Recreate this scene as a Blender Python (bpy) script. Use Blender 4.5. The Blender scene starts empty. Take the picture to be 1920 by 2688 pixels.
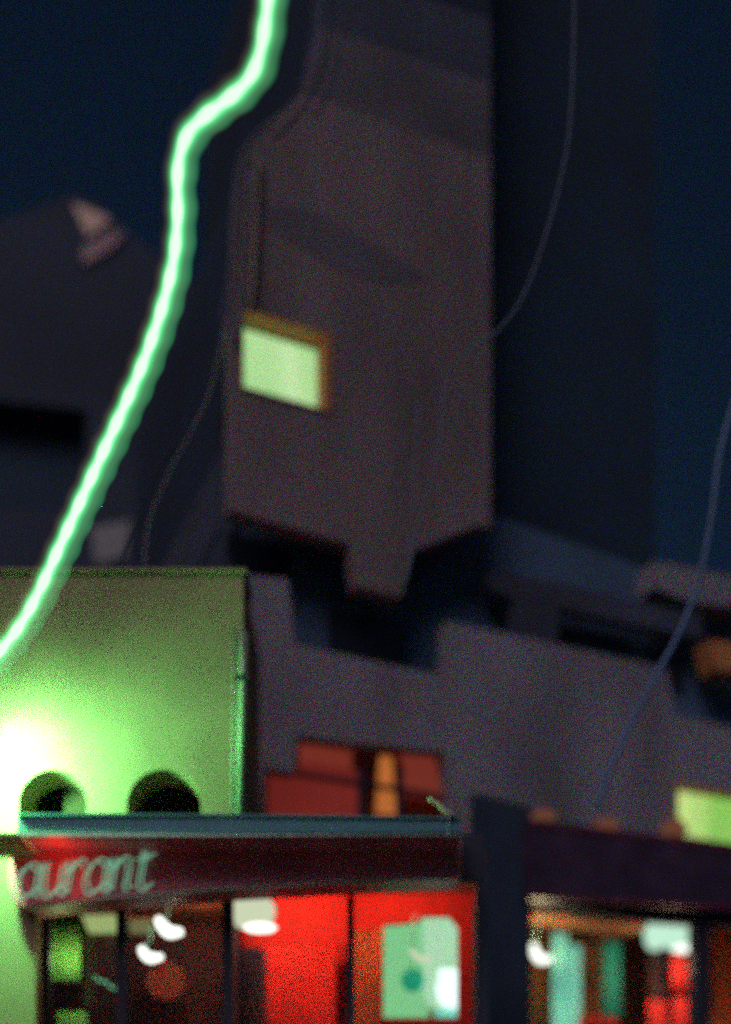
import bpy, bmesh, math, random
from mathutils import Vector
from mathutils.geometry import tessellate_polygon
random.seed(4)
sc = bpy.context.scene
col = sc.collection

# ------------------------------------------------------------------ measuring
FPX, CX, HY, EYE = 3200.0, 960.0, 3200.0, 1.6     # focal length, principal point, horizon (photo pixels), eye height
def L(px, py, Y):                                 # measured point on a plane facing the street camera
    return Vector(((px-CX)/FPX*Y, Y, EYE+(HY-py)/FPX*Y))
TX, TY = 0.9166, 0.3998                           # the tower frontage runs away to the right
NIN = Vector((-TY, TX, 0))                        # into the building
DF = 11.0*TX
def F(px, py, off=0.0):
    u = (px-CX)/FPX
    s = (DF+off)/(-TY*u+TX)
    return Vector((u*s, s, EYE+(HY-py)/FPX*s))
YV = Vector((0, 1, 0))

# ------------------------------------------------------------------ meshes
def link(name, bm, mat, parent=None, smooth=False):
    bmesh.ops.recalc_face_normals(bm, faces=bm.faces)
    me = bpy.data.meshes.new(name); bm.to_mesh(me); bm.free()
    if smooth:
        for p in me.polygons: p.use_smooth = True
    o = bpy.data.objects.new(name, me); col.objects.link(o)
    if mat: me.materials.append(mat)
    if parent:
        o.parent = parent
        o.matrix_parent_inverse = parent_matrix(parent).inverted()
    return o
def parent_matrix(p):
    from mathutils import Matrix
    m = Matrix.Translation(p.location)
    return m
def tag(o, label=None, cat=None, group=None, kind=None):
    if label: o['label'] = label
    if cat: o['category'] = cat
    if group: o['group'] = group
    if kind: o['kind'] = kind
    return o
def thing(name, label, cat, loc, group=None):
    o = bpy.data.objects.new(name, None); col.objects.link(o); o.location = loc
    return tag(o, label, cat, group)
def add_prism(bm, loops, vec):
    """closed solid: outline loops (first outer, others holes) pushed along vec"""
    loops = [[Vector(p) for p in lp] for lp in loops]
    flat = [p for lp in loops for p in lp]
    tris = tessellate_polygon(loops)
    va = [bm.verts.new(p) for p in flat]; vb = [bm.verts.new(p+vec) for p in flat]
    for t in tris:
        try:
            bm.faces.new([va[i] for i in t]); bm.faces.new([vb[i] for i in reversed(t)])
        except ValueError: pass
    k = 0
    for lp in loops:
        n = len(lp)
        for i in range(n):
            a, b = k+i, k+(i+1) % n
            bm.faces.new((va[a], va[b], vb[b], vb[a]))
        k += n
    return bm
def prism(name, loops, vec, mat, parent=None, bevel=0.0):
    bm = bmesh.new(); add_prism(bm, loops, vec)
    o = link(name, bm, mat, parent)
    if bevel:
        m = o.modifiers.new('bevel', 'BEVEL'); m.width = bevel; m.segments = 2; m.limit_method = 'ANGLE'
    return o
def rectL(a, b, c, d, Y): return [L(a, b, Y), L(c, b, Y), L(c, d, Y), L(a, d, Y)]
def rectF(a, b, c, d, off=0.0, s=0.0):
    """rectangle on the tower frontage: true horizontals, so the right side is dropped by perspective"""
    p = F(a, b, off); q = F(a, d, off); r = F(c, b, off)
    return [p, Vector((r.x, r.y, p.z)), Vector((r.x, r.y, q.z)), q]
def polyL(pts, Y): return [L(x, y, Y) for x, y in pts]
def polyF(pts, off=0.0): return [F(x, y, off) for x, y in pts]
def catmull(pts, n=8):
    pts = [Vector(p) for p in pts]
    P = [pts[0]*2-pts[1]]+pts+[pts[-1]*2-pts[-2]]
    out = []
    for i in range(1, len(P)-2):
        a, b, c, d = P[i-1:i+3]
        for k in range(n):
            t = k/n
            out.append(0.5*((2*b)+(c-a)*t+(2*a-5*b+4*c-d)*t*t+(3*b-a-3*c+d)*t**3))
    out.append(P[-2]); return out
def add_tube(bm, path, rad, seg=10):
    path = [Vector(p) for p in path]; rings = []
    ref = Vector((0.13, 1, 0.21)).normalized()
    for i, p in enumerate(path):
        t = (path[min(i+1, len(path)-1)]-path[max(i-1, 0)]).normalized()
        x = ref-t*ref.dot(t); x.normalize(); y = t.cross(x); ref = x
        r = rad(i) if callable(rad) else rad
        rings.append([bm.verts.new(p+(x*math.cos(a)+y*math.sin(a))*r) for a in [2*math.pi*k/seg for k in range(seg)]])
    for A, B in zip(rings, rings[1:]):
        for k in range(seg):
            bm.faces.new((A[k], A[(k+1) % seg], B[(k+1) % seg], B[k]))
    bm.faces.new(rings[0]); bm.faces.new(list(reversed(rings[-1])))
    return bm
def tube(name, path, rad, mat, parent=None, seg=10):
    return link(name, add_tube(bmesh.new(), path, rad, seg), mat, parent, True)
def add_lathe(bm, prof, c, seg=24):
    """prof: (radius, z) pairs from top to bottom, round the vertical axis at c"""
    rings = []
    for r, z in prof:
        rings.append([bm.verts.new((c[0]+r*math.cos(a), c[1]+r*math.sin(a), c[2]+z)) for a in [2*math.pi*k/seg for k in range(seg)]])
    for A, B in zip(rings, rings[1:]):
        for k in range(seg):
            bm.faces.new((A[k], A[(k+1) % seg], B[(k+1) % seg], B[k]))
    bm.faces.new(rings[0]); bm.faces.new(list(reversed(rings[-1])))
    return bm
def lathe(name, prof, c, mat, parent=None, seg=24):
    return link(name, add_lathe(bmesh.new(), prof, c, seg), mat, parent, True)

# ------------------------------------------------------------------ materials
def nodes(m):
    m.use_nodes = True; nt = m.node_tree; nt.nodes.clear(); return nt, nt.nodes, nt.links
def speckle(nt, vec_socket, g):
    """very fine, many coloured sand grains: mean 1, larger than 1 in places"""
    N, K = nt.nodes, nt.links
    sc_ = N.new('ShaderNodeVectorMath'); sc_.operation = 'SCALE'; sc_.inputs[3].default_value = 7919.0
    K.new(vec_socket, sc_.inputs[0])
    w = N.new('ShaderNodeTexWhiteNoise'); w.noise_dimensions = '3D'; K.new(sc_.outputs[0], w.inputs[0])
    gm = N.new('ShaderNodeGamma'); gm.inputs[1].default_value = g; K.new(w.outputs['Color'], gm.inputs[0])
    mu = N.new('ShaderNodeVectorMath'); mu.operation = 'SCALE'; mu.inputs[3].default_value = g+1
    K.new(gm.outputs[0], mu.inputs[0])
    return mu.outputs[0]
def surf(name, rgb, rough=0.85, metal=0.0, var=0.25, vscale=1.3, grain=3.0, bump=0.15, bscale=60, emit=None, es=0.0,
         translucent=0.0, stretch=(1, 1, 1)):
    m = bpy.data.materials.new(name); nt, N, K = nodes(m)
    out = N.new('ShaderNodeOutputMaterial'); b = N.new('ShaderNodeBsdfPrincipled')
    tc = N.new('ShaderNodeTexCoord')
    mp = N.new('ShaderNodeMapping'); mp.inputs['Scale'].default_value = stretch; K.new(tc.outputs['Object'], mp.inputs[0])
    nz = N.new('ShaderNodeTexNoise'); nz.inputs['Scale'].default_value = vscale; nz.inputs['Detail'].default_value = 6
    K.new(mp.outputs[0], nz.inputs['Vector'])
    mr = N.new('ShaderNodeMapRange'); mr.inputs[1].default_value = 0.3; mr.inputs[2].default_value = 0.7
    mr.inputs[3].default_value = 1-var; mr.inputs[4].default_value = 1+var; K.new(nz.outputs['Fac'], mr.inputs[0])
    v = N.new('ShaderNodeVectorMath'); v.operation = 'SCALE'; v.inputs[0].default_value = rgb; K.new(mr.outputs[0], v.inputs[3])
    last = v.outputs[0]
    if grain:
        s = speckle(nt, tc.outputs['Object'], grain)  # imitated film grain multiplied into the base colour
        mu = N.new('ShaderNodeVectorMath'); mu.operation = 'MULTIPLY'; K.new(last, mu.inputs[0]); K.new(s, mu.inputs[1]); last = mu.outputs[0]
    K.new(last, b.inputs['Base Color'])
    b.inputs['Roughness'].default_value = rough; b.inputs['Metallic'].default_value = metal
    if bump:
        n2 = N.new('ShaderNodeTexNoise'); n2.inputs['Scale'].default_value = bscale; n2.inputs['Detail'].default_value = 4
        K.new(tc.outputs['Object'], n2.inputs['Vector'])
        bp = N.new('ShaderNodeBump'); bp.inputs['Strength'].default_value = bump; bp.inputs['Distance'].default_value = 0.01
        K.new(n2.outputs['Fac'], bp.inputs['Height']); K.new(bp.outputs[0], b.inputs['Normal'])
    if emit:
        b.inputs['Emission Color'].default_value = (*emit, 1); b.inputs['Emission Strength'].default_value = es
    sh = b.outputs[0]
    if translucent:
        t = N.new('ShaderNodeBsdfTranslucent'); K.new(last, t.inputs[0])
        mx = N.new('ShaderNodeMixShader'); mx.inputs[0].default_value = translucent
        K.new(sh, mx.inputs[1]); K.new(t.outputs[0], mx.inputs[2]); sh = mx.outputs[0]
    K.new(sh, out.inputs[0]); return m
def glow(name, rgb, s, grain=0.0, folds=0.0):
    m = bpy.data.materials.new(name); nt, N, K = nodes(m)
    out = N.new('ShaderNodeOutputMaterial'); e = N.new('ShaderNodeEmission')
    e.inputs[0].default_value = (*rgb, 1); e.inputs[1].default_value = s
    if grain:
        tc = N.new('ShaderNodeTexCoord'); g = speckle(nt, tc.outputs['Object'], grain)  # the same imitated film grain in the glow colour
        mu = N.new('ShaderNodeVectorMath'); mu.operation = 'MULTIPLY'; mu.inputs[0].default_value = rgb
        K.new(g, mu.inputs[1]); K.new(mu.outputs[0], e.inputs[0])
    K.new(e.outputs[0], out.inputs[0]); return m
def blind(name, rgb, s):
    m = glow(name, rgb, s); nt = m.node_tree; N, K = nt.nodes, nt.links
    e = [n for n in N if n.type == 'EMISSION'][0]
    tc = N.new('ShaderNodeTexCoord'); mp = N.new('ShaderNodeMapping'); mp.inputs['Scale'].default_value = (1, 1, 0.06)
    nz = N.new('ShaderNodeTexNoise'); nz.inputs['Scale'].default_value = 2.6; nz.inputs['Detail'].default_value = 1
    K.new(tc.outputs['Object'], mp.inputs[0]); K.new(mp.outputs[0], nz.inputs[0])
    rp = N.new('ShaderNodeValToRGB'); rp.color_ramp.elements[0].position = 0.35; rp.color_ramp.elements[1].position = 0.62
    rp.color_ramp.elements[0].color = (rgb[0]*0.45, rgb[1]*0.74, rgb[2]*0.42, 1); rp.color_ramp.elements[1].color = (*rgb, 1)
    K.new(nz.outputs[0], rp.inputs[0]); g = speckle(nt, tc.outputs['Object'], 1.0)  # blind colour also carries the imitated film grain
    mu = N.new('ShaderNodeVectorMath'); mu.operation = 'MULTIPLY'; K.new(rp.outputs[0], mu.inputs[0]); K.new(g, mu.inputs[1]); K.new(mu.outputs[0], e.inputs[0])
    return m
def gas(name, rgb, s):
    m = bpy.data.materials.new(name); nt, N, K = nodes(m)
    out = N.new('ShaderNodeOutputMaterial'); e = N.new('ShaderNodeEmission')
    e.inputs[0].default_value = (*rgb, 1); e.inputs[1].default_value = s
    K.new(e.outputs[0], out.inputs['Volume']); return m
def glassm(name, tint=(0.9, 0.95, 0.95), gl=0.010):
    m = bpy.data.materials.new(name); nt, N, K = nodes(m)
    out = N.new('ShaderNodeOutputMaterial'); t = N.new('ShaderNodeBsdfTransparent'); t.inputs[0].default_value = (*tint, 1)
    g = N.new('ShaderNodeBsdfGlossy'); g.inputs['Roughness'].default_value = 0.22
    mx = N.new('ShaderNodeMixShader'); mx.inputs[0].default_value = gl
    K.new(t.outputs[0], mx.inputs[1]); K.new(g.outputs[0], mx.inputs[2]); K.new(mx.outputs[0], out.inputs[0]); return m

M = dict(
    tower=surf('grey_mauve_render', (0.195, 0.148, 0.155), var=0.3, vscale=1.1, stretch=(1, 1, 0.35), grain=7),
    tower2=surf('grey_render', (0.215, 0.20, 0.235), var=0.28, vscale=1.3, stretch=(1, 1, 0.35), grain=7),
    attic2=surf('warm_slate_render', (0.115, 0.100, 0.120), var=0.3, vscale=1.0, grain=7),  # light falloff up the tower put into stepped wall tones
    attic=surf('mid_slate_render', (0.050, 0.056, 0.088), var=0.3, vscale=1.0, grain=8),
    slate=surf('dark_slate_cladding', (0.012, 0.026, 0.052), var=0.3, vscale=0.8, grain=9),  # darkest falloff tone, also gives the flank its dimness
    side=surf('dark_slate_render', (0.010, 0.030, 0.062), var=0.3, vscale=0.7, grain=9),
    house=surf('plum_grey_render', (0.022, 0.034, 0.062), var=0.3, vscale=0.5, grain=8),
    dark=surf('dark_recess_paint', (0.06, 0.11, 0.19), var=0.15, grain=4),  # recess shade mixed into the colour as navy
    pillar=surf('black_blue_paint', (0.02, 0.035, 0.065), rough=0.9, var=0.3),
    cream=surf('cream_plaster', (0.25, 0.185, 0.10), var=0.12, vscale=2.6, bump=0.2, bscale=90, grain=0.8),
    pipe=surf('painted_pipe', (0.22, 0.25, 0.17), rough=0.5, var=0.1, grain=2.0),
    gutter=surf('zinc_gutter', (0.05, 0.17, 0.20), rough=0.5, metal=0.2, var=0.2, vscale=3, bump=0.05),
    chrome=surf('pale_metal_trim', (0.30, 0.36, 0.32), rough=0.3, metal=0.6, var=0.15, grain=0),
    fascia=surf('dark_red_fascia', (0.66, 0.14, 0.20), rough=0.5, var=0.3, vscale=2.5),
    fascia2=surf('black_red_fascia', (0.05, 0.025, 0.055), rough=0.5, var=0.5, vscale=3.0),
    redline=surf('dark_red_trim', (0.28, 0.03, 0.08), rough=0.5),
    frame=surf('black_window_frame', (0.02, 0.02, 0.04), rough=0.8, var=0.2, grain=2),
    wood=surf('orange_brown_wood', (0.55, 0.21, 0.07), rough=0.6, var=0.25, vscale=6, stretch=(1, 1, 4)),
    roomg=surf('pale_green_room_paint', (0.66, 0.80, 0.50), var=0.05, grain=0.6),
    redcloth=surf('red_cloth', (0.66, 0.02, 0.012), var=0.16, vscale=2.2, stretch=(4, 4, 0.6), grain=1.0, bump=0.4, bscale=9),
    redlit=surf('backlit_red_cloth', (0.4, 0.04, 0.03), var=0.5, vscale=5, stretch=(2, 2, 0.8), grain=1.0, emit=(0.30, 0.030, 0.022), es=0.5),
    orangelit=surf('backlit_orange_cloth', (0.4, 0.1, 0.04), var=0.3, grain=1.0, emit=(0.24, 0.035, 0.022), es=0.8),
    redwall=surf('red_brown_wall', (0.42, 0.10, 0.035), var=0.25, vscale=2),
    plum=surf('plum_interior_wall', (0.13, 0.05, 0.055), var=0.4, vscale=2),
    brown=surf('ochre_interior_wall', (0.45, 0.20, 0.08), var=0.3, vscale=2),
    ceil=surf('warm_ceiling_paint', (0.40, 0.16, 0.10), var=0.15),
    greencloth=surf('yellow_green_curtain', (0.30, 0.56, 0.16), var=0.2, vscale=3, stretch=(5, 5, 0.4), grain=1.5),
    teal=surf('teal_cloth', (0.20, 0.62, 0.48), var=0.12, vscale=3, stretch=(6, 6, 0.3), grain=1.0, emit=(0.26, 0.78, 0.60), es=0.5),  # cloth given its own emission so it looks brightly lit
    tealdark=surf('deep_teal_cloth', (0.05, 0.42, 0.27), var=0.12, vscale=3, stretch=(6, 6, 0.3), grain=1.0, emit=(0.03, 0.45, 0.28), es=0.16),  # same built-in glow, weaker
    cable=surf('grey_blue_cable', (0.13, 0.15, 0.22), rough=0.7, var=0.1, grain=1.0, bump=0),  # shared by the light trails and the canopy bracket
    asphalt=surf('asphalt', (0.05, 0.05, 0.05), rough=0.9), paving=surf('grey_paving', (0.2, 0.19, 0.18)),
    kerb=surf('granite_kerb', (0.28, 0.27, 0.26)), roof=surf('dark_roof', (0.06, 0.06, 0.07)),
    glass=glassm('window_glass'),
    darkglass=surf('unlit_window_glass', (0.012, 0.016, 0.028), rough=0.35, var=0.2, grain=1.0, bump=0),
    lamp=glow('lit_opal_lamp', (1.0, 0.97, 0.85), 2.2), lampg=glow('lit_green_white_lamp', (0.70, 1.0, 0.76), 1.0),
    lampdim=glow('lit_pale_shade', (0.80, 0.80, 0.55), 0.95), bright=glow('lit_white_shade', (0.85, 1.0, 0.92), 1.5),
)

# ------------------------------------------------------------------ ground
def slab(name, x0, y0, x1, y1, z0, z1, mat):
    bm = bmesh.new()
    add_prism(bm, [[(x0, y0, z0), (x1, y0, z0), (x1, y1, z0), (x0, y1, z0)]], Vector((0, 0, z1-z0)))
    return link(name, bm, mat)
tag(slab('ground', -400, -400, 400, 400, -0.3, -0.004, M['asphalt']), kind='structure')
tag(slab('road', -60, -8, 60, 4.9, -0.003, 0.001, M['asphalt']), kind='structure')
tag(slab('pavement', -60, 5.05, 60, 40, -0.002, 0.12, M['paving']), kind='structure')
tag(slab('kerb', -60, 4.9, 60, 5.05, -0.002, 0.125, M['kerb']), kind='structure')

# ------------------------------------------------------------------ the tower and its long frontage
d = 1.1824
def D(*pts): return [(x*d, y*d) for x, y in pts]
tw = thing('apartment_building', 'tall grey apartment building with dark stepped recesses and one lit upper window', 'building', F(1100, 3200, 0.5)*1.0)
tw.location.z = 0
win_open = [(637, 806), (868, 893), (868, 1117), (628, 1020)]
wo = polyF(win_open)
# make it a true rectangle in the wall: same heights, only perspective slopes it
zt, zb = F(640, 810).z, F(640, 1022).z
A0, A1 = F(632, 900), F(868, 900)
wo = [Vector((A0.x, A0.y, zt)), Vector((A1.x, A1.y, zt)), Vector((A1.x, A1.y, zb)), Vector((A0.x, A0.y, zb))]
up = D((668, 205), (550, 325), (530, 420), (518, 700), (512, 950), (510, 1130), (600, 1158), (775, 1207),
       (792, 1300), (893, 1326), (918, 1222), (1060, 1166), (1090, 1170), (1090, 350))
prism('attic_wall', [polyF([(722*d, -60*d), (712*d, 56*d), (1090*d, 185*d), (1090*d, 40*d), (716*d, -88*d)], 0.004)], NIN*0.34, M['attic'], tw)  # bands darken upward in place of fading light
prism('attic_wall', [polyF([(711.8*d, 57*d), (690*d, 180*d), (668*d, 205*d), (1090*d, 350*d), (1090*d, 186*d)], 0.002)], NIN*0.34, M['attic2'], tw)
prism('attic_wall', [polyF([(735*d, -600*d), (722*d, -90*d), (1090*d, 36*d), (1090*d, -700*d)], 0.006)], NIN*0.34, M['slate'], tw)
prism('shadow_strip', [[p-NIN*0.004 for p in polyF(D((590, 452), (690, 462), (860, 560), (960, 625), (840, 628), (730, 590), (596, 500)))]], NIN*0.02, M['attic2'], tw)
prism('facade_wall', [polyF(up), list(reversed(wo))], NIN*0.17, M['tower'], tw)
side_p = D((1090, -700), (1455, -700), (1455, 1262), (1300, 1228), (1180, 1185), (1090, 1170))
eL = D((722, -600), (712, 60), (690, 180), (550, 325), (530, 420), (518, 700), (512, 950))
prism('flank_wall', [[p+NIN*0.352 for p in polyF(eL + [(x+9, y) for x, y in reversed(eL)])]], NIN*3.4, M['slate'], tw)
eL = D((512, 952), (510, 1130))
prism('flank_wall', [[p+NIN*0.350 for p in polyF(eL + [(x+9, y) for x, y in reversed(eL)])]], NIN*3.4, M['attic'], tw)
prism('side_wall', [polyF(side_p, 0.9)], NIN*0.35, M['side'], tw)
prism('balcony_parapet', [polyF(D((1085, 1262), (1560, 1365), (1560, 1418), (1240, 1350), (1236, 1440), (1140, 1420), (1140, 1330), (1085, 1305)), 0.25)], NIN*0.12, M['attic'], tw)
prism('eave_band', [polyF(D((1452, 1245), (1640, 1282), (1680, 1290), (1680, 1355), (1624, 1345), (1540, 1338), (1452, 1305)), 0.2)], NIN*0.3, M['tower2'], tw)
prism('end_panel', [polyF(D((1575, 1420), (1700, 1440), (1700, 1500), (1590, 1486)), 0.1)], NIN*0.25, M['wood'], tw)
rw = [(x*d, y*d) for x, y in [(590, 1702), (660, 1712), (660, 1628), (985, 1690), (1000, 1742), (1000, 1900), (590, 1900)]]
lit = [F(1768, 2046, 0), F(2050, 2100, 0), F(2050, 2290, 0), F(1768, 2160, 0)]
z1, z0 = F(1772, 2055).z, F(1920, 2222).z
b0, b1 = F(1772, 2100), F(2010, 2100)
lit = [Vector((b0.x, b0.y, z1)), Vector((b1.x, b1.y, z1)), Vector((b1.x, b1.y, z0)), Vector((b0.x, b0.y, z0))]
red_open = polyF(D((590, 1704), (655, 1716), (662, 1632), (780, 1650), (985, 1668), (1000, 1742), (1000, 1880), (590, 1880)))
shop_open = [F(1394, 2372, 0), F(2060, 2452, 0), F(2060, 3250, 0), F(1394, 3250, 0)]
prism('lower_wall', [polyF(D((440, 1262), (640, 1285), (655, 1430), (990, 1500), (992, 1378), (1480, 1482), (1500, 1588), (1790, 1652), (1790, 1990), (1065, 1990), (1065, 1900), (440, 1900))), list(reversed(lit)), list(reversed(red_open))],
      NIN*0.17, M['tower2'], tw)
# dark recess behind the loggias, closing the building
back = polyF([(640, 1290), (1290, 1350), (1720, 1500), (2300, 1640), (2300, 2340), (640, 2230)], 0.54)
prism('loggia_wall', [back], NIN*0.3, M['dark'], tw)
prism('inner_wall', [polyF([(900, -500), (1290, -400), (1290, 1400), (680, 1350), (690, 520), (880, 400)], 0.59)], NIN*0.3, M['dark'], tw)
# unlit windows in the recesses
for a, b, c, e in [(600, 1395, 760, 1500), (860, 1590, 1060, 1720), (1480, 1640, 1650, 1730), (1700, 1700, 1800, 1800)]:
    w = prism('window', [rectF(a, b, c, e, 0.52)], NIN*0.05, M['pillar'], tw)
    prism('pane', [rectF(a+12, b+12, c-12, e-12, 0.50)], NIN*0.02, M['darkglass'], w)
# dark corner pillar and the shop level
prism('corner_pillar', [[F(1240, 2080, -0.03), F(1394, 2118, -0.03), F(1394, 3560, -0.03), F(1240, 3560, -0.03)]], NIN*0.45, M['pillar'], tw)
prism('shop_post', [[F(1826, 2400, 0.02), F(1866, 2405, 0.02), F(1866, 3540, 0.02), F(1826, 3540, 0.02)]], NIN*0.12, M['frame'], tw)

def room(parent, lo, depth, mat, hide_bottom=False):
    """open box behind an opening given by four corners lo (clockwise from top left), walls 4 cm thick"""
    a, b, c, e = lo; v = NIN*depth
    up_, rt = Vector((0, 0, 1)), (b-a).normalized()
    t = 0.02
    bm = bmesh.new()
    add_prism(bm, [[a-rt*t+up_*t, b+rt*t+up_*t, c+rt*t-up_*t, e-rt*t-up_*t]], NIN*t)
    for v_ in bm.verts: v_.co += v
    add_prism(bm, [[a-rt*t+up_*t, b+rt*t+up_*t, b+rt*t, a-rt*t]], v)
    add_prism(bm, [[e-rt*t, c+rt*t, c+rt*t-up_*t, e-rt*t-up_*t]], v)
    add_prism(bm, [[a-rt*t, a, e, e-rt*t]], v)
    add_prism(bm, [[b, b+rt*t, c+rt*t, c]], v)
    return link('room_lining', bm, mat, parent)
# -- lit upper window: the room behind is painted green and the blind itself glows
def shift(q, v): return [p+v for p in q]
w = prism('window', [wo, list(reversed([wo[0]+Vector((0.022*TX, 0.022*TY, -0.022)), wo[1]+Vector((-0.075*TX, -0.075*TY, -0.022)), wo[2]+Vector((-0.075*TX, -0.075*TY, 0.012)), wo[3]+Vector((0.022*TX, 0.022*TY, 0.012))]))],
          NIN*0.17, M['wood'], tw)
w.location = w.location - NIN*0.02
tag(w, 'lit pale green window in an orange brown wooden frame')
pn = prism('pane', [[p+NIN*0.20 for p in wo]], NIN*0.01, M['glass'], w)
room(w, [p+NIN*0.215 for p in wo], 0.32, M['roomg'])
prism('window_blind', [[p+NIN*0.235 for p in wo]], NIN*0.005, blind('lit_pale_green_blind', (0.70, 0.90, 0.46), 1.0), w)
# -- lit window at the right edge
w2 = prism('window', [lit, list(reversed([lit[0]+Vector((0.03, 0.01, -0.03)), lit[1]+Vector((-0.03, -0.01, -0.03)), lit[2]+Vector((-0.03, -0.01, 0.03)), lit[3]+Vector((0.03, 0.01, 0.03))]))],
           NIN*0.1, M['wood'], tw)
w2.location = w2.location - NIN*0.01
tag(w2, 'lit yellow green window above the dark right hand shop')
prism('pane', [[p+NIN*0.14 for p in lit]], NIN*0.01, M['glass'], w2)
room(w2, [p+NIN*0.175 for p in lit], 0.34, M['roomg'])
prism('window_blind', [[p+NIN*0.19 for p in lit]], NIN*0.005, blind('lit_yellow_green_blind', (0.72, 0.86, 0.28), 1.0), w2)
# -- window with red curtains above the canopy
ro = thing('tmp', 'x', 'x', (0, 0, 0)); bpy.data.objects.remove(ro)
w3 = bmesh.new()
for a, b, c, e in [(694, 2010, 1180, 2019), (945, 2012, 957, 2150), (1046, 2005, 1060, 2150), (775, 1925, 784, 2012)]:
    q = rectF(a, b, c, e, 0.12); add_prism(w3, [q], NIN*0.06)
w3 = link('window', w3, M['frame'], tw); tag(w3, 'wide window glowing red with an orange patch above the canopy')
prism('pane', [rectF(694, 1920, 1190, 2240, 0.22)], NIN*0.01, M['glass'], w3)
bm = bmesh.new()
add_prism(bm, [rectF(680, 1900, 1200, 2250, 0.50)], NIN*0.04)
link('back_panel', bm, M['redwall'], w3)
def curtain(name, a, b, c, e, off, mat, parent, n=40, amp=0.02, frame='F', th=0.006):
    """pleated cloth"""
    bm = bmesh.new(); rows = []
    P = (lambda x, y: F(x, y, off)) if frame == 'F' else (lambda x, y: L(x, y, off))
    nrm = NIN if frame == 'F' else YV
    for i in range(n+1):
        x = a+(c-a)*i/n
        k = amp*math.sin(i*1.9+math.sin(i*0.7))
        p, q = P(x, b), P(x, e)
        if frame == 'F':
            p.z = P(a, b).z; q.z = P(a, e).z
        rows.append((bm.verts.new(p+nrm*k), bm.verts.new(q+nrm*k*1.4)))
    for A, B in zip(rows, rows[1:]):
        bm.faces.new((A[0], B[0], B[1], A[1]))
    o = link(name, bm, mat, parent, True)
    s = o.modifiers.new('thick', 'SOLIDIFY'); s.thickness = th
    return o
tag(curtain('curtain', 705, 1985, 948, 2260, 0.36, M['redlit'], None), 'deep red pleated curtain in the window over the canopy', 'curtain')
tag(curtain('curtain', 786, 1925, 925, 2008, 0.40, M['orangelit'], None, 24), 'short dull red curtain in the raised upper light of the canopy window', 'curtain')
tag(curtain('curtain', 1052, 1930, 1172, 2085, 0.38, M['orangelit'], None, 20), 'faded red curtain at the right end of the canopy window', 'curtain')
tl = thing('table_lamp', 'glowing orange drum lamp between the red curtains above the canopy', 'lamp', F(1002, 2170, 0.6))
c = F(1002, 2062, 0.6)
lathe('lamp_shade', [(0.12, 0.24), (0.15, -0.32), (0.145, -0.32), (0.115, 0.23)], c, glow('lit_orange_shade', (0.75, 0.20, 0.045), 0.75, 1.0), tl)
lathe('lamp_stem', [(0.012, -0.1), (0.012, -0.52), (0.07, -0.55), (0.07, -0.57)], c, M['frame'], tl, 12)
tl.location = c+Vector((0, 0, -0.57))
for ch in tl.children: ch.matrix_parent_inverse = parent_matrix(tl).inverted()

# ------------------------------------------------------------------ right hand shop
fas = thing('fascia_sign', 'long dark red black blank fascia over the right hand shop', 'sign', F(1600, 2350, -0.1))
sb = [F(1392, 2150, -0.16), F(2060, 2232, -0.16), F(2060, 2398, -0.16), F(1392, 2356, -0.16)]
prism('fascia_board', [sb], NIN*0.15, M['fascia2'], fas, 0.004)
prism('trim', [[F(1392, 2160, -0.175), F(2060, 2240, -0.175), F(2060, 2245, -0.175), F(1392, 2165, -0.175)]], NIN*0.012, M['redline'], fas)
prism('trim', [[F(1392, 2344, -0.175), F(2060, 2391, -0.175), F(2060, 2396, -0.175), F(1392, 2349, -0.175)]], NIN*0.012, M['redline'], fas)
sf = thing('shopfront', 'glazed right hand shopfront with warm brown interior', 'shopfront', F(1610, 3500, 0.2))
prism('header_frame', [[F(1394, 2357, 0.0), F(2060, 2400, 0.0), F(2060, 2440, 0.0), F(1826, 2428, 0), F(1700, 2418, 0), F(1394, 2372, 0.0)]], NIN*0.1, M['frame'], sf)
prism('shop_ceiling', [[F(1380, 2340, 0.12), F(2120, 2395, 0.12), F(2120, 2399, 0.12), F(1380, 2344, 0.12)]], NIN*2.3, M['ceil'], sf)
prism('back_wall', [[F(1360, 2340, 2.0), F(2300, 2400, 2.0), F(2300, 3400, 2.0), F(1360, 3400, 2.0)]], NIN*0.1, M['brown'], sf)
prism('left_wall', [[F(1386, 2350, 0.12), F(1393, 2350, 0.12), F(1393, 3450, 0.12), F(1386, 3450, 0.12)]], NIN*1.9, M['redwall'], sf)
prism('right_wall', [[F(2060, 2350, 0.12), F(2075, 2350, 0.12), F(2075, 3450, 0.12), F(2060, 3450, 0.12)]], NIN*1.9, M['redwall'], sf)
prism('shop_pane', [[F(1394, 2380, 0.06), F(1826, 2430, 0.06), F(1826, 3500, 0.06), F(1394, 3500, 0.06)]], NIN*0.008, M['glass'], sf)
prism('ceiling_beam', [[F(1400, 2395, 0.5), F(1700, 2425, 0.5), F(1700, 2437, 0.5), F(1400, 2405, 0.5)]], NIN*0.3, M['brown'], sf)
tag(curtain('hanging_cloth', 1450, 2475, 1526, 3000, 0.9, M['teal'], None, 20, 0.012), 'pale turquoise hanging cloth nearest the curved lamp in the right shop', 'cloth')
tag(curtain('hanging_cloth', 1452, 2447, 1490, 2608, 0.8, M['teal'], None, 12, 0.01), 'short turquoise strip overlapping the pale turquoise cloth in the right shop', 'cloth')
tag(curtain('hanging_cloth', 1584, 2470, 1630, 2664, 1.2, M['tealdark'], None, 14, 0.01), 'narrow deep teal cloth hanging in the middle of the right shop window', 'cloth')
tag(curtain('hanging_cloth', 1764, 2505, 1828, 2600, 0.6, M['redcloth'], None, 16, 0.012), 'bright red cloth under the pale shades beside the black post', 'cloth')
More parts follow.
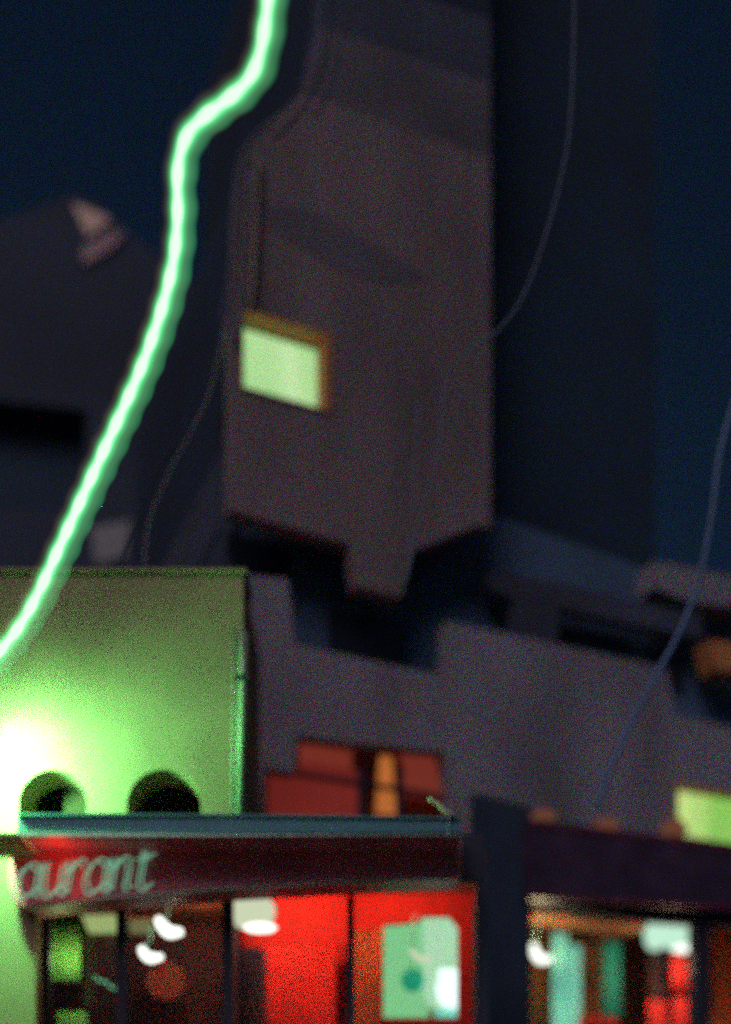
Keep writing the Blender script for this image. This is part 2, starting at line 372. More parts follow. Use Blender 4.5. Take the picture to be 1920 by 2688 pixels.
tag(curtain('hanging_cloth', 1768, 2618, 1830, 3000, 0.55, M['redcloth'], None, 16, 0.012), 'lower red cloth at the bottom edge beside the black post', 'cloth')
tag(curtain('hanging_cloth', 1702, 2625, 1748, 3000, 0.7, M['redcloth'], None, 12, 0.012), 'low dull red cloth left of the bright red cloths', 'cloth')
tag(curtain('hanging_cloth', 1704, 2430, 1762, 3000, 1.0, M['plum'], None, 12, 0.012), 'dark plum drape behind the pale shades in the right shop', 'cloth')
tag(curtain('hanging_cloth', 1866, 2400, 1940, 3000, 0.9, M['redwall'], None, 12, 0.012), 'brown red drape right of the black post at the edge', 'cloth')
tb = thing('table', 'red topped table just showing at the bottom of the right shop', 'table', F(1575, 3000, 1.0))
bm = bmesh.new(); q = [F(1532, 2664, 0.8), F(1625, 2672, 0.8), F(1625, 2700, 0.8), F(1532, 2692, 0.8)]; add_prism(bm, [q], NIN*0.5); link('table_top', bm, M['redcloth'], tb)
bm = bmesh.new(); q = [F(1570, 2700, 1.0), F(1582, 2700, 1.0), F(1582, 3300, 1.0), F(1570, 3300, 1.0)]; add_prism(bm, [q], NIN*0.04); link('leg', bm, M['frame'], tb)
def settle(root, z=None):
    if z is not None: root.location.z = z
    for ch in root.children: ch.matrix_parent_inverse = parent_matrix(root).inverted()

def banana_lamp(pts, r, label, P, mat, cordpts=None):
    """lamp with a bent opal glass body hung on a cord"""
    path = catmull([P(x, y) for x, y in pts], 6); n = len(path)-1
    t = thing('pendant_lamp', label, 'lamp', path[0], 'small bent glass pendants')
    tube('glass_shade', path, lambda i: r*(0.35+0.9*math.sin(math.pi*(0.12+0.8*i/n))**0.8), mat, t, 14)
    if cordpts:
        tube('cord', catmull([P(x, y) for x, y in cordpts], 5), 0.006, M['lampcord'], t, 6)
    return t
M['lampcord'] = surf('pale_green_cord', (0.3, 0.6, 0.42), rough=0.3, grain=0, emit=(0.12, 0.42, 0.27), es=0.7)  # cords glow by themselves, like the smeared lamp light
banana_lamp([(1402, 2478), (1404, 2497), (1416, 2516), (1430, 2519), (1447, 2516)], 0.036, 'bent white pendant lamp at the left edge of the right shop', lambda x, y: F(x, y, 0.5), M['lamp'], [(1430, 2385), (1415, 2420), (1408, 2450), (1403, 2478)])

def shade(label, cx, top, bot, w_, P, mat, tip=None, cord=60, ribs=0):
    """tall ribbed pendant shade, widest above its rounded foot"""
    c = P(cx, bot); tp = P(cx, top); h = tp.z-c.z
    wd = (P(cx+w_, bot)-P(cx-w_, bot)).length/2
    t = thing('pendant_lamp', label, 'lamp', tp, 'shaded pendants')
    prof = [(wd*0.80, h), (wd*0.83, h*0.68), (wd*0.98, h*0.64), (wd, h*0.36), (wd*0.86, h*0.31), (wd*0.9, h*0.2), (wd*0.6, h*0.05), (wd*0.25, 0)]
    lathe('lamp_shade', prof, c, mat, t, 28)
    if tip: lathe('lit_rim', [(wd*0.6, 0.02), (wd*0.72, 0.008), (wd*0.6, -0.01), (wd*0.2, -0.014)], c+Vector((wd*0.35, -0.01, 0.0)), tip, t, 24)
    tube('cord', [tp+Vector((0, 0, -0.02)), tp+Vector((0, 0, cord*0.003))], 0.006, M['frame'], t, 6)
    return t
shade('taller slim pale green shade in the right shop', 1720, 2390, 2494, 24, lambda x, y: F(x, y, 0.62), M['lampg'], None, 10)
shade('wide pale green shade with a white rim beside the black post', 1783, 2412, 2492, 40, lambda x, y: F(x, y, 0.45), M['lampg'], M['lamp'], 10)

# ------------------------------------------------------------------ left restaurant
rs = thing('restaurant_building', 'green lit cream restaurant wing with two arches above a metal canopy', 'building', (L(400, 3000, 8.3).x, 8.3, 0))
WY = 8.1
def arch(cx, r, spring, bot, Y, n=20):
    p = [L(cx-r, bot, Y)]+[L(cx-r*math.cos(math.pi*k/n), spring-r*math.sin(math.pi*k/n), Y) for k in range(n+1)]+[L(cx+r, bot, Y)]
    return p
a1 = arch(139, 89, 2110, 2185, WY); a2 = arch(431, 97, 2117, 2185, WY)
prism('arched_wall', [[L(-900, 1498, WY), L(640, 1498, WY), L(640, 2186, WY), L(47, 2186, WY), L(47, 2197, WY), L(-900, 2197, WY)], list(reversed(a1)), list(reversed(a2))], YV*0.32, M['cream'], rs, 0.004)
prism('coping', [[L(-900, 1490, WY-0.03), L(648, 1490, WY-0.03), L(648, 1499, WY-0.03), L(-900, 1499, WY-0.03)]], YV*0.40, M['cream'], rs)
prism('roof', [[L(-900, 1508, WY+0.33), L(640, 1508, WY+0.33), L(640, 1520, WY+0.33), L(-900, 1520, WY+0.33)]], YV*1.2, M['roof'], rs)
prism('wing_side_wall', [[L(632, 1522, WY+0.33), L(641, 1522, WY+0.33), L(641, 2186, WY+0.33), L(632, 2186, WY+0.33)]], YV*1.2, M['cream'], rs)
prism('arch_back_wall', [[L(-200, 1600, WY+0.95), L(632, 1600, WY+0.95), L(632, 2300, WY+0.95), L(-200, 2300, WY+0.95)]], YV*0.1, M['dark'], rs)
prism('arch_post', [[L(40, 1990, WY+0.335), L(88, 1990, WY+0.335), L(88, 2200, WY+0.335), L(40, 2200, WY+0.335)]], YV*0.1, M['cream'], rs)
prism('arch_panel', [[L(168, 1990, WY+0.335), L(260, 1990, WY+0.335), L(260, 2200, WY+0.335), L(168, 2200, WY+0.335)]], YV*0.1, surf('olive_panel', (0.05, 0.032, 0.012)), rs)
# canopy: top 2140, lip, underside
cp = prism('canopy', [[L(47, 2142, 7.7), L(1212, 2150, 7.7), L(1212, 2186, 7.7), L(47, 2190, 7.7)]], YV*0.4, M['gutter'], rs, 0.006)
prism('canopy_lip', [[L(47, 2134, 7.68), L(600, 2136, 7.68), L(1205, 2144, 7.68), L(1205, 2149, 7.68), L(600, 2142, 7.68), L(47, 2141, 7.68)]], YV*0.03, M['gutter'], rs)
prism('canopy_lip', [[L(49, 2184, 7.675), L(560, 2190, 7.675), L(1208, 2190, 7.675), L(1208, 2193, 7.675), L(560, 2195, 7.675), L(49, 2195, 7.675)]], YV*0.02, M['chrome'], rs)
prism('canopy_soffit', [[L(52, 2192, 7.72), L(1208, 2190, 7.72), L(1208, 2193, 7.72), L(52, 2196, 7.72)]], YV*0.40, M['fascia'], rs)
prism('canopy_roof', [[L(640, 2150, 8.12), L(1212, 2160, 8.12), L(1212, 2164, 8.12), L(640, 2155, 8.12)]], YV*1.6, M['roof'], rs)
# pillar left
prism('wall_ledge', [[L(-24, 2187, 7.6), L(47, 2187, 7.6), L(47, 2197, 7.6), L(-24, 2197, 7.6)]], YV*0.495, M['cream'], rs)  # ledge added to keep lamp light off the fascia end
prism('entrance_pillar', [[L(-600, 2196, WY+0.12), L(94, 2196, WY+0.12), L(94, 3760, WY+0.12), L(-600, 3760, WY+0.12)]], YV*0.4, M['cream'], rs)
# glazing frame
GY = 8.42
fr = bmesh.new()
for a, b, c_, e in [(94, 2300, 130, 3700), (306, 2330, 332, 3700), (586, 2300, 612, 3700), (912, 2290, 930, 3700), (1252, 2290, 1268, 3700)]:
    add_prism(fr, [[L(a, b, GY), L(c_, b, GY), L(c_, e, GY), L(a, e, GY)]], YV*0.07)
add_prism(fr, [[L(94, 2290, GY-0.01), L(1200, 2250, GY-0.01), L(1205, 2190, GY-0.01), L(1268, 2190, GY-0.01), L(1268, 2308, GY-0.01), L(930, 2330, GY-0.01), L(600, 2352, GY-0.01), L(94, 2384, GY-0.01)]], YV*0.09)
link('glazing_frame', fr, M['frame'], rs)
for a, c_, b in [(130, 306, 2378), (332, 586, 2362), (612, 912, 2342), (930, 1252, 2322)]:
    prism('glass_pane', [[L(a, b, GY+0.03), L(c_, b-12, GY+0.03), L(c_, 3700, GY+0.03), L(a, 3700, GY+0.03)]], YV*0.008, M['glass'], rs)
# interior
prism('dining_ceiling', [[L(94, 2280, GY+0.1), L(1268, 2265, GY+0.1), L(1268, 2270, GY+0.1), L(94, 2285, GY+0.1)]], YV*2.2, M['ceil'], rs)
prism('dining_back_wall', [[L(-80, 2300, GY+1.7), L(612, 2300, GY+1.7), L(612, 3600, GY+1.7), L(-80, 3600, GY+1.7)]], YV*0.1, M['plum'], rs)
prism('dining_side_wall', [[L(1268, 2290, GY), L(1285, 2290, GY), L(1285, 3700, GY), L(1268, 3700, GY)]], YV*2.0, M['pillar'], rs)
prism('dining_partition', [[L(596, 2290, GY+0.09), L(604, 2290, GY+0.09), L(604, 3700, GY+0.09), L(596, 3700, GY+0.09)]], YV*1.6, M['plum'], rs)
RY = GY+0.85
hole = polyL([(1007, 2428), (1100, 2420), (1110, 2405), (1180, 2405), (1203, 2432), (1203, 2672), (1007, 2672)], RY)
prism('red_screen_wall', [polyL([(608, 2260), (1268, 2230), (1268, 3600), (608, 3600)], RY), list(reversed(hole))], YV*0.05, M['redcloth'], rs)
prism('serving_hatch', [[L(985, 2380, RY+0.5), L(1125, 2380, RY+0.5), L(1125, 2710, RY+0.5), L(985, 2710, RY+0.5)]], YV*0.05, glow('lit_green_hatch_wall', (0.30, 0.74, 0.33), 0.85, 1.0), rs)
prism('serving_hatch', [[L(1112, 2380, RY+0.4), L(1225, 2380, RY+0.4), L(1225, 2710, RY+0.4), L(1128, 2640, RY+0.4), L(1112, 2600, RY+0.4)]], YV*0.05, glow('lit_pale_hatch_wall', (0.52, 0.82, 0.52), 0.95, 1.0), rs)
prism('dining_back_wall', [[L(612, 2300, RY+0.7), L(1268, 2300, RY+0.7), L(1268, 3600, RY+0.7), L(612, 3600, RY+0.7)]], YV*0.05, M['brown'], rs)

# curtains and fittings inside
tag(curtain('curtain', 128, 2385, 214, 2577, GY+0.35, M['greencloth'], None, 22, 0.012, 'L'), 'yellow green curtain behind the first pane by the entrance pillar', 'curtain')
tag(curtain('curtain', 150, 2655, 232, 3000, GY+0.35, M['greencloth'], None, 22, 0.012, 'L'), 'low green curtain at the bottom edge by the entrance pillar', 'curtain')
tag(curtain('curtain', 930, 2440, 1004, 3300, GY+0.7, M['redwall'], None, 18, 0.014, 'L'), 'brown red curtain left of the pale green hatch', 'curtain')
tag(curtain('curtain', 700, 2480, 880, 3300, GY+0.72, M['redcloth'], None, 40, 0.012, 'L'), 'bright red curtain between the two central mullions', 'curtain')
pan = surf('purple_drape', (0.10, 0.03, 0.04), var=0.4)
tag(curtain('curtain', 600, 2490, 698, 3300, GY+0.66, pan, None, 24, 0.014, 'L'), 'dark purple curtain just right of the wide black mullion', 'curtain')
cl = thing('ceiling_light', 'flat pale yellow ceiling light over the dark inner door', 'lamp', L(270, 2402, GY+0.9), 'flat ceiling lights')
prism('diffuser', [polyL([(215, 2402), (318, 2400), (322, 2444), (232, 2446)], GY+0.9)], YV*0.06, glow('lit_yellow_diffuser', (0.50, 0.58, 0.22), 0.8, 1.0), cl)
prism('light_frame', [polyL([(212, 2397), (322, 2395), (322, 2400), (212, 2402)], GY+0.89)], YV*0.08, M['wood'], cl)
cl = thing('ceiling_light', 'smaller dim ceiling light left of the white pendants', 'lamp', L(368, 2415, GY+1.0), 'flat ceiling lights')
prism('diffuser', [polyL([(340, 2415), (398, 2413), (402, 2446), (342, 2447)], GY+1.0)], YV*0.06, glow('lit_dim_diffuser', (0.28, 0.24, 0.10), 0.7, 1.0), cl)
prism('light_frame', [polyL([(337, 2409), (402, 2407), (402, 2412), (337, 2414)], GY+0.99)], YV*0.08, M['wood'], cl)
dr = thing('inner_door', 'dark inner door with olive frame behind the first panes', 'door', L(275, 3000, GY+1.1))
bm = bmesh.new(); Yd = GY+1.1
for a, b, c_, e in [(218, 2448, 246, 2640), (318, 2448, 324, 2640), (247, 2448, 317, 2456)]:
    add_prism(bm, [rectL(a, b, c_, e, Yd)], YV*0.05)
link('door_frame', bm, surf('olive_door_frame', (0.20, 0.24, 0.12), grain=2), dr)
prism('door_leaf', [rectL(247, 2457, 317, 3200, Yd+0.01)], YV*0.03, M['plum'], dr)
settle(dr, L(275, 3000, Yd).z)
banana_lamp([(414, 2410), (428, 2432), (444, 2446), (461, 2447), (480, 2446)], 0.036, 'higher bent white pendant lamp behind the second pane', lambda x, y: L(x, y, GY+0.4), M['lamp'], [(470, 2342), (452, 2352), (438, 2372), (444, 2388), (438, 2408)])
banana_lamp([(370, 2486), (380, 2504), (394, 2514), (408, 2514), (428, 2511)], 0.030, 'lower bent white pendant lamp behind the second pane', lambda x, y: L(x, y, GY+0.5), M['lamp'], [(402, 2435), (390, 2444), (398, 2460), (388, 2476), (380, 2486)])
banana_lamp([(1078, 2492), (1088, 2503), (1100, 2516), (1116, 2518), (1134, 2517)], 0.020, 'tiny cream bent lamp in front of the green hatch', lambda x, y: L(x, y, RY-0.1), M['lampdim'], [(1090, 2400), (1082, 2440), (1078, 2492)])
shade('large cream tiered shade against the red screen', 662, 2342, 2438, 62, lambda x, y: L(x, y, GY+0.45), M['lampdim'], M['lamp'], 10)
shade('stacked glaring white shade at the right of the green hatch', 1176, 2546, 2642, 32, lambda x, y: L(x, y, RY+0.2), M['bright'], M['bright'], 12)
tag(curtain('hanging_cloth', 1140, 2648, 1204, 3000, RY+0.25, M['teal'], None, 14, 0.01, 'L'), 'turquoise cloth under the glaring white shade at the bottom edge', 'cloth')
pl = thing('paper_lantern', 'round teal paper lantern in front of the pale green hatch', 'lantern', L(1084, 2573, RY+0.25), None)
c = L(1084, 2573, RY+0.25); R = 31/3200*(RY+0.25)
lathe('lantern_globe', [(R*math.sin(math.pi*(0.04+0.92*k/16)), R*math.cos(math.pi*(0.04+0.92*k/16))) for k in range(17)], c, surf('teal_paper', (0.02, 0.36, 0.21), grain=1.0, emit=(0.01, 0.36, 0.2), es=0.75), pl, 24)
tube('cord', [c+Vector((0, 0, R*0.95)), c+Vector((0, 0, 0.62))], 0.003, M['frame'], pl, 6)
wl = thing('reflected_lamp', 'thin crooked green glass lamp low behind the first panes', 'lamp', L(270, 2570, GY+0.5))
tube('glass_tube', [L(x, y, GY+0.5) for x, y in catmull([Vector((248, 2561, 0)), Vector((262, 2575, 0)), Vector((280, 2578, 0)), Vector((292, 2592, 0)), Vector((316, 2596, 0))], 1) for x, y in [(x, y)]] if False else
     [L(v.x, v.y, GY+0.5) for v in catmull([(248, 2561, 0), (262, 2575, 0), (280, 2578, 0), (292, 2592, 0), (316, 2596, 0)], 4)], 0.009, M['lampcord'], wl, 8)
wl.name = 'tube_lamp'  # a lamp's reflection, modelled as a glowing tube
rp = thing('wall_plate', 'round dull red plate on the dark wall under the white pendants', 'plate', L(436, 2578, GY+1.2))
c = L(436, 2578, GY+1.2)
bm = bmesh.new(); ring = []
for k in range(28):
    a = 2*math.pi*k/28; ring.append(c+Vector((0.135*math.cos(a), 0, 0.135*math.sin(a))))
add_prism(bm, [ring], YV*0.02); link('plate_disc', bm, surf('red_glaze', (0.40, 0.07, 0.045), grain=2), rp)
ri = [c+Vector((0.137*math.cos(2*math.pi*k/28), -0.012, 0.137*math.sin(2*math.pi*k/28))) for k in range(29)]
tube('plate_rim', ri, 0.014, surf('orange_red_glaze', (0.62, 0.14, 0.07), grain=2), rp, 8)

# fascia sign with script lettering
sg = thing('fascia_sign', 'dark red restaurant fascia with pale green script lettering under the canopy', 'sign', L(600, 2350, 8.0))
n = 10
left = [(62-42*math.sin(math.pi*k/n), 2298-84*math.cos(math.pi*k/n)) for k in range(n+1)]
outl = [(1214, 2205), (62, 2205)]+left[1:-1]+[(62, 2382), (300, 2358), (590, 2336), (890, 2319), (1214, 2302)]
prism('fascia_board', [polyL(outl, 8.06)], YV*0.3, M['fascia'], sg, 0.01)
bm = bmesh.new()
add_tube(bm, [L(x, y, 8.05) for x, y in [(66, 2380), (300, 2356), (590, 2334), (890, 2317), (1212, 2300)]], 0.010, 8)
link('bottom_trim', bm, M['chrome'], sg, True)
strokes = {
 'a': [[(.85, .8), (.55, 1.), (.2, .9), (.0, .5), (.15, .1), (.45, .0), (.8, .25)], [(.88, 1.), (.84, .5), (.9, .1), (1.1, .05)]],
 'u': [[(0, 1), (-.02, .5), (.1, .08), (.4, .0), (.72, .3)], [(.75, 1), (.72, .4), (.8, .08), (.98, .05)]],
 'r': [[(0, 1), (.02, .5), (0, 0)], [(0, .6), (.2, .95), (.45, 1.02), (.62, .85)]],
 'n': [[(0, 1), (.02, .5), (0, 0)], [(0, .6), (.25, .98), (.55, .95), (.66, .6), (.66, .12), (.88, .04)]],
 't': [[(.32, 1.45), (.28, .8), (.3, .2), (.5, .0), (.78, .12)], [(0, 1.02), (.35, .98), (.7, 1.03)]]}
adv = {'a': 1.12, 'u': 1.02, 'r': .74, 'n': .94, 't': .85}
neon = surf('pale_green_script_tube', (0.18, 0.42, 0.28), rough=0.4, grain=1, bump=0, emit=(0.14, 0.40, 0.26), es=1.0)
x0 = 34.0
for ch in 'aurant':
    bm = bmesh.new()
    for st in strokes[ch]:
        for dx, dy, yy in ((0, 0, 8.02), (13, 9, 8.03)):
            pts = []
            for (sx, sy) in st:
                px = x0+sx*62+sy*14+dx
                py = 2362-(px-40)*0.07-sy*84-dy
                pts.append(L(px, py, yy))
            add_tube(bm, catmull(pts, 6), 0.0052, 6)
    link('letter', bm, neon, sg, True)
    x0 += adv[ch]*62
# bracket at the canopy end
br = thing('canopy_bracket', 'thin pale metal end bracket at the right tip of the canopy', 'bracket', L(1200, 2140, 7.66))
tube('bracket_rod', [L(x, y, 7.66) for x, y in [(1170, 2108), (1190, 2128), (1210, 2140), (1212, 2190), (1206, 2212)]], 0.005, M['cable'], br, 6)
tube('bracket_rod', [L(x, y, 7.66) for x, y in [(1178, 2142), (1178, 2180), (1186, 2206)]], 0.005, M['cable'], br, 6)
tube('bracket_end', catmull([L(x, y, 7.66) for x, y in [(1125, 2096), (1150, 2110), (1168, 2128), (1190, 2138)]], 3), 0.014, surf('cream_joint', (0.5, 0.42, 0.3), grain=2), br, 8)
# downpipe on the green wall
dp = thing('downpipe', 'green lit downpipe at the right edge of the arched wall', 'pipe', L(630, 2140, 8.0))
bm = bmesh.new(); add_tube(bm, [L(640, 1662, 8.02), L(640, 1770, 8.02), L(632, 2150, 8.02)], 0.032, 14); link('pipe_run', bm, M['pipe'], dp, True)
bm = bmesh.new(); add_tube(bm, [L(618, 1650, 8.05), L(615, 1900, 8.05), L(612, 2150, 8.05)], 0.013, 10); link('side_pipe', bm, M['pipe'], dp, True)
prism('pipe_clip', [rectL(622, 1770, 654, 1781, 7.975)], YV*0.1, M['frame'], dp)
# wall lamp just outside the left edge, that floods the wall
lx = L(-75, 1950, 7.62)
la = thing('wall_lamp', 'bright globe lamp on a bracket flooding the arched wall with green light', 'lamp', L(-70, 1975, 8.1))
lathe('lamp_globe', [(0.08*math.sin(math.pi*(0.04+0.92*k/12)), 0.08*math.cos(math.pi*(0.04+0.92*k/12))) for k in range(13)], lx, glow('lit_green_globe', (0.235, 1.0, 0.33), 1600), la)
slab_ = [lx+Vector((-0.5, -0.12, 0.09)), lx+Vector((0.16, -0.12, 0.09)), lx+Vector((0.16, 0.095, 0.11)), lx+Vector((-0.5, 0.095, 0.11))]
prism('lamp_hood', [slab_], Vector((0, 0, 0.012)), M['frame'], la)  # unseen plate added to hold back the lamp's upward light
tube('bracket', [lx+Vector((0, 0.0, 0.10)), lx+Vector((0, 0.2, 0.15)), lx+Vector((0, 0.47, 0.15))], 0.012, M['frame'], la, 8)

# ------------------------------------------------------------------ house behind on the left
hs = thing('gabled_house', 'dim plum grey gabled house behind the green tube', 'building', (L(200, 3000, 17).x, 17, 0))
HYp = 17.0
prism('gable_wall', [polyL([(-500, 760), (185, 515), (235, 520), (520, 760), (540, 1010), (640, 1020), (660, 3400), (-500, 3400)], HYp), list(reversed(polyL([(-120, 1040), (230, 1075), (215, 1340), (-120, 1335)], HYp)))], YV*0.35, M['house'], hs)
prism('recess_wall', [polyL([(-300, 1000), (400, 1000), (400, 1500), (-300, 1500)], HYp+0.5)], YV*0.2, M['side'], hs)
prism('house_body', [polyL([(-500, 800), (300, 640), (520, 800), (620, 3400), (-500, 3400)], HYp+1.7)], YV*4, M['dark'], hs)
gw = prism('gable_window', [polyL([(192, 532), (284, 570), (228, 612)], HYp-0.06)], YV*0.05, glow('dim_lit_gable_pane', (0.20, 0.125, 0.12), 0.9, 2.0), hs)
prism('gable_ledge', [polyL([(214, 652), (288, 604), (330, 612), (296, 650), (222, 694)], HYp-0.05)], YV*0.04, surf('dull_pink_render', (0.42, 0.25, 0.27)), hs)
w = prism('window', [polyL([(240, 1385), (345, 1365), (330, 1460), (250, 1480)], HYp-0.03)], YV*0.03, M['darkglass'], hs)

# ------------------------------------------------------------------ conduits on the tower edge and faint light trails built as strands
def pxline(pts, P): return catmull([P(x*d, y*d) for x, y in pts], 8)
g = 'thin pipes up the left edge of the tower'
PF = lambda x, y: F(x, y, -0.05)
tag(tube('conduit', pxline([(556, 330), (530, 362), (521, 420), (513, 520), (508, 620), (492, 720)], PF), 0.009, M['cable']), 'outermost thin blue grey conduit bending in at the tower shoulder', 'pipe', g)  # middle stretch of a faint light trail, modelled as a pipe
tag(tube('conduit', pxline([(556, 380), (549, 480), (545, 600), (538, 690), (524, 760)], PF), 0.016, M['tower2']), 'middle dull grey conduit beside the tower edge', 'pipe', g)
tag(tube('conduit', pxline([(574, 350), (571, 420), (566, 540), (560, 640), (556, 690)], PF), 0.022, surf('brown_grey_pipe', (0.27, 0.22, 0.19))), 'thickest brown grey pipe ending over the lit window', 'pipe', g)
g = 'slack cables hanging over the street'  # camera shake trails, modelled as solid strands
tag(tube('hanging_cable', pxline([(716, -80), (706, 60), (690, 170), (640, 235), (570, 290), (528, 345)], lambda x, y: L(x, y, 8.5)), 0.006, M['cable']), 'faint blue cable running down beside the top of the green tube', 'cable', g)
tag(tube('hanging_cable', pxline([(492, 720), (478, 790), (450, 860), (400, 960), (345, 1050), (300, 1160), (262, 1260)], lambda x, y: L(x, y, 8.5)), 0.008, M['house']), 'dull cable swinging down left below the conduits', 'cable', g)
tag(tube('hanging_cable', pxline([(1278, -90), (1268, 250), (1240, 420), (1200, 560), (1160, 660), (1110, 730), (1040, 780), (992, 830), (982, 920), (970, 1020), (935, 1150), (900, 1300)], lambda x, y: L(x, y, 8.5)), 0.0075, M['cable']), 'long thin cable curving down across the tower and its dark side', 'cable', g)
tag(tube('hanging_cable', pxline([(1640, 860), (1600, 1000), (1584, 1120), (1566, 1230), (1540, 1330), (1496, 1430), (1445, 1520), (1395, 1620), (1355, 1710), (1325, 1800)], lambda x, y: L(x, y, 9.2)), 0.022, surf('blue_cable', (0.06, 0.13, 0.28), rough=0.4, grain=1)), 'thick blue cable near the right edge over the eave', 'cable', g)

tag(tube('hanging_cable', pxline([(742, -90), (736, 40), (716, 150), (676, 240), (610, 310)], lambda x, y: L(x, y, 9.0)), 0.009, M['house']), 'second cable close to the right of the faint blue one at the top', 'cable', g)
tag(tube('hanging_cable', pxline([(772, -90), (762, 40), (742, 170), (700, 260)], lambda x, y: L(x, y, 9.4)), 0.009, M['attic']), 'third cable at the top, the farthest right of the bundle', 'cable', g)
tag(tube('hanging_cable', pxline([(505, 700), (470, 860), (425, 960), (372, 1060), (330, 1170), (318, 1290)], lambda x, y: L(x, y, 9.0)), 0.010, M['tower2']), 'pale cable dropping behind the top of the green lit wall', 'cable', g)
tag(tube('hanging_cable', pxline([(930, 900), (924, 1020), (918, 1130), (905, 1240)], lambda x, y: L(x, y, 9.0)), 0.007, M['cable']), 'short cable alongside the long thin one in the middle of the tower', 'cable', g)
om = glow('lit_orange_uplight', (0.30, 0.11, 0.06), 0.45, 1.0)  # small glowing caps added for orange glints along the fascia top
for (x, y, w_, h_, lab) in [(1428, 2142, 34, 13, 'faint orange uplight at the left end of the dark fascia top'), (1594, 2166, 34, 13, 'faint orange uplight in the middle of the dark fascia top'),
                            (1772, 2182, 38, 30, 'broader orange uplight beneath the yellow green window')]:
    t = thing('uplight', lab, 'lamp', F(x, y+14, -0.1), 'orange uplights on the dark fascia')
    c = F(x, y, -0.1); rr = w_/3200*11.6
    lathe('lamp_shade', [(rr*0.5, h_/3200*11.6), (rr, 0.0), (rr*0.95, -0.02), (rr*0.4, -0.05)], c, om, t, 18)  # glowing cap added for the glint, not a real lamp shade
    lathe('lamp_foot', [(rr*0.3, -0.051), (rr*0.3, -0.085)], c, M['frame'], t, 12)

# ------------------------------------------------------------------ green light trail from camera shake, built as a glowing tube
core = [(603, -120), (595, 0), (588, 60), (579, 110), (563, 158), (532, 198), (492, 230), (450, 262), (418, 296), (401, 340), (394, 395), (395, 450), (393, 510), (385, 580), (368, 655), (342, 740),
        (308, 830), (268, 920), (224, 1015), (178, 1115), (130, 1220), (86, 1315), (45, 1388), (0, 1445), (-50, 1495), (-130, 1560)]
NT = len(core)-1
def tubepath(dx, dy, n=14, yo=0.0):
    pts = []
    for i, (x, y) in enumerate(core):
        pts.append(L((x+dx)*d, (y+dy)*d, 4.7+0.9*i/NT+yo))
    return catmull(pts, n)
nt_ = thing('neon_light', 'glowing white green neon tube winding down the whole left side', 'neon light', L(603*d, -120*d, 4.7))
def beads(dx, dy, yo=0.0):
    p = tubepath(dx, dy, 14, yo); a = [0.0]
    for u, v in zip(p, p[1:]): a.append(a[-1]+(v-u).length)
    return a
k1 = 5.1*d/3200                      # one displayed pixel in metres at the light trail
tube('glass_tube', tubepath(0, 0, 14), lambda i, A=beads(0, 0): k1*(9.4+2.0*math.sin(A[i]*52)), glow('white_hot_gas', (0.80, 1.0, 0.78), 1.0), nt_, 14)
def layer(nm, r, rgb, s, dx=0, dy=0, yo=0.0):
    return tube(nm, tubepath(dx, dy, 14, yo), (lambda i, A=beads(dx, dy, yo): k1*r*(1+(0.09 if nm == 'second_tube' else 0.05)*math.sin(A[i]*52+0.3))), gas('gas_'+nm, rgb, s), nt_, 16)
layer('gas_glow', 15, (0.25, 1.0, 0.42), 13)
layer('gas_glow', 22, (0.06, 1.0, 0.28), 5.5, 1, 0)
layer('gas_glow', 31, (0.3, 1.0, 0.4), 0.5, 2, 0)
layer('gas_glow', 36, (1.0, 0.40, 0.28), 0.24, 2, 0)
layer('second_tube', 22, (0.12, 1.0, 0.36), 2.3, 23, 8, 0.09)

# ------------------------------------------------------------------ room and pendant lights, plus an added red sign fill
def point(name, loc, rgb, w, r=0.05, parent=None):
    l = bpy.data.lights.new(name, 'POINT'); l.energy = w; l.color = rgb; l.shadow_soft_size = r
    o = bpy.data.objects.new(name, l); col.objects.link(o); o.location = loc; return o
point('dining_light_one', L(760, 2330, GY+0.35), (1.0, 0.38, 0.22), 19, 0.06)
point('dining_light_two', L(1060, 2320, GY+0.3), (1.0, 0.38, 0.22), 13, 0.06)
point('entrance_pendant_light', L(470, 2425, GY+0.5), (1.0, 0.7, 0.45), 5, 0.05)
point('curtain_light', L(170, 2520, GY+0.15), (0.7, 1.0, 0.4), 2.0, 0.04)
point('shop_pendant_light', F(1425, 2500, 0.4), (1.0, 0.7, 0.38), 22, 0.04)
point('shop_shade_light', F(1780, 2540, 0.3), (1.0, 0.62, 0.4), 16, 0.05)
point('entrance_red_light', L(520, 2350, GY+0.9), (1.0, 0.25, 0.13), 22, 0.1)
point('sign_lamp_light', L(150, 2262, 7.86), (1.0, 0.06, 0.03), 1.0, 0.08)  # added light that reddens the fascia end, no lamp built

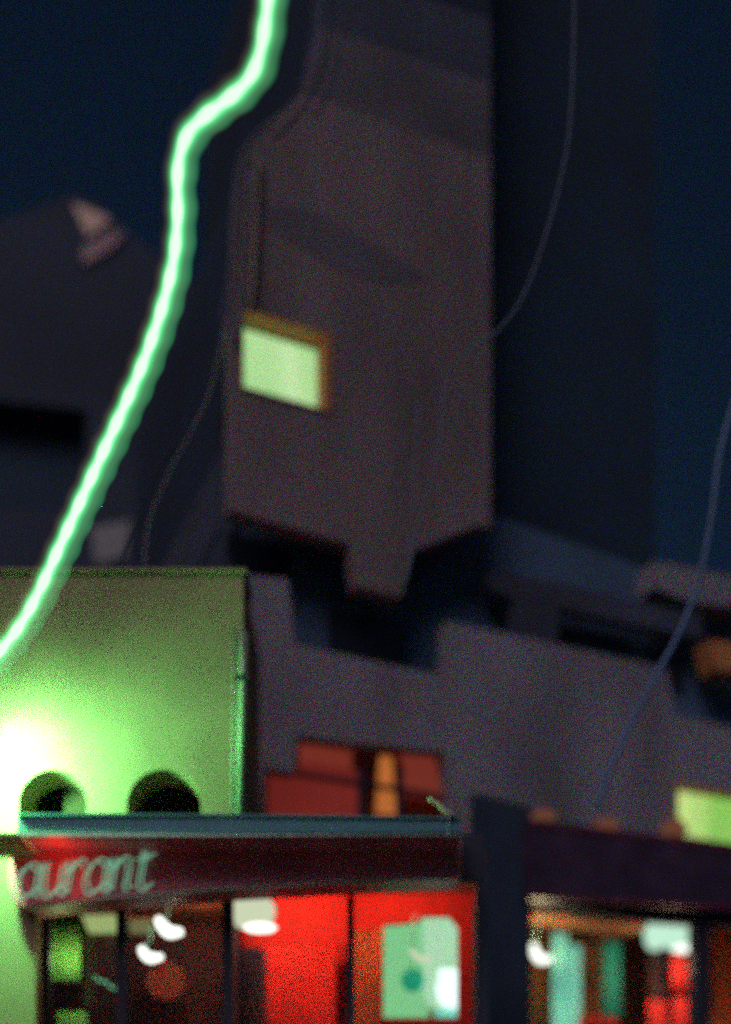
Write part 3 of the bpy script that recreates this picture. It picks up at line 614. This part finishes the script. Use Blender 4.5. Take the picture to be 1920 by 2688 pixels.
# ------------------------------------------------------------------ night sky and city glow
SE, SR = math.radians(38), math.radians(200)
sun = bpy.data.lights.new('city_glow', 'SUN'); sun.energy = 0.82; sun.angle = math.radians(36); sun.color = (1.0, 0.86, 0.98)
so = bpy.data.objects.new('city_glow', sun); col.objects.link(so)
so.rotation_euler = Vector((math.sin(math.radians(-22)), -math.cos(math.radians(-22)), math.tan(math.radians(37)))).to_track_quat('Z', 'Y').to_euler()
wd = bpy.data.worlds.new('World'); sc.world = wd; wd.use_nodes = True
nt = wd.node_tree; N, K = nt.nodes, nt.links; N.clear()
out = N.new('ShaderNodeOutputWorld'); bg = N.new('ShaderNodeBackground'); sky = N.new('ShaderNodeTexSky')
sky.sky_type = 'NISHITA'; sky.sun_disc = False; sky.sun_elevation = SE; sky.sun_rotation = math.radians(158); sky.dust_density = 0.3; sky.ozone_density = 3
tc = N.new('ShaderNodeTexCoord'); g = speckle(nt, tc.outputs['Generated'], 12.0)  # imitated film grain, multiplied into the sky colour too
mu = N.new('ShaderNodeVectorMath'); mu.operation = 'MULTIPLY'; K.new(sky.outputs[0], mu.inputs[0]); K.new(g, mu.inputs[1])
m2 = N.new('ShaderNodeVectorMath'); m2.operation = 'MULTIPLY'; m2.inputs[1].default_value = (0.80, 1.15, 1.42); K.new(mu.outputs[0], m2.inputs[0])
K.new(m2.outputs[0], bg.inputs[0]); bg.inputs[1].default_value = 0.006
K.new(bg.outputs[0], out.inputs[0])

# ------------------------------------------------------------------ camera
cam = bpy.data.cameras.new('camera'); co = bpy.data.objects.new('camera', cam); col.objects.link(co)
co.location = (0, 0, EYE); co.rotation_euler = (math.radians(90), 0, 0)
cam.sensor_fit = 'VERTICAL'; cam.sensor_height = 24.0; cam.lens = FPX/2688*24
cam.shift_y = (HY-1344)/2688; cam.clip_end = 2000
cam.dof.use_dof = True; cam.dof.focus_distance = 6.0; cam.dof.aperture_fstop = 0.21
sc.camera = co
sc.view_settings.view_transform = 'Standard'; sc.view_settings.look = 'None'
sc.view_settings.exposure = 0; sc.view_settings.gamma = 1
c_ = sc.cycles
c_.use_denoising = False; c_.use_adaptive_sampling = True; c_.adaptive_threshold = 0.05; c_.adaptive_min_samples = 32
c_.max_bounces = 6; c_.transparent_max_bounces = 12; c_.caustics_reflective = False; c_.caustics_refractive = False
c_.sample_clamp_indirect = 2.0
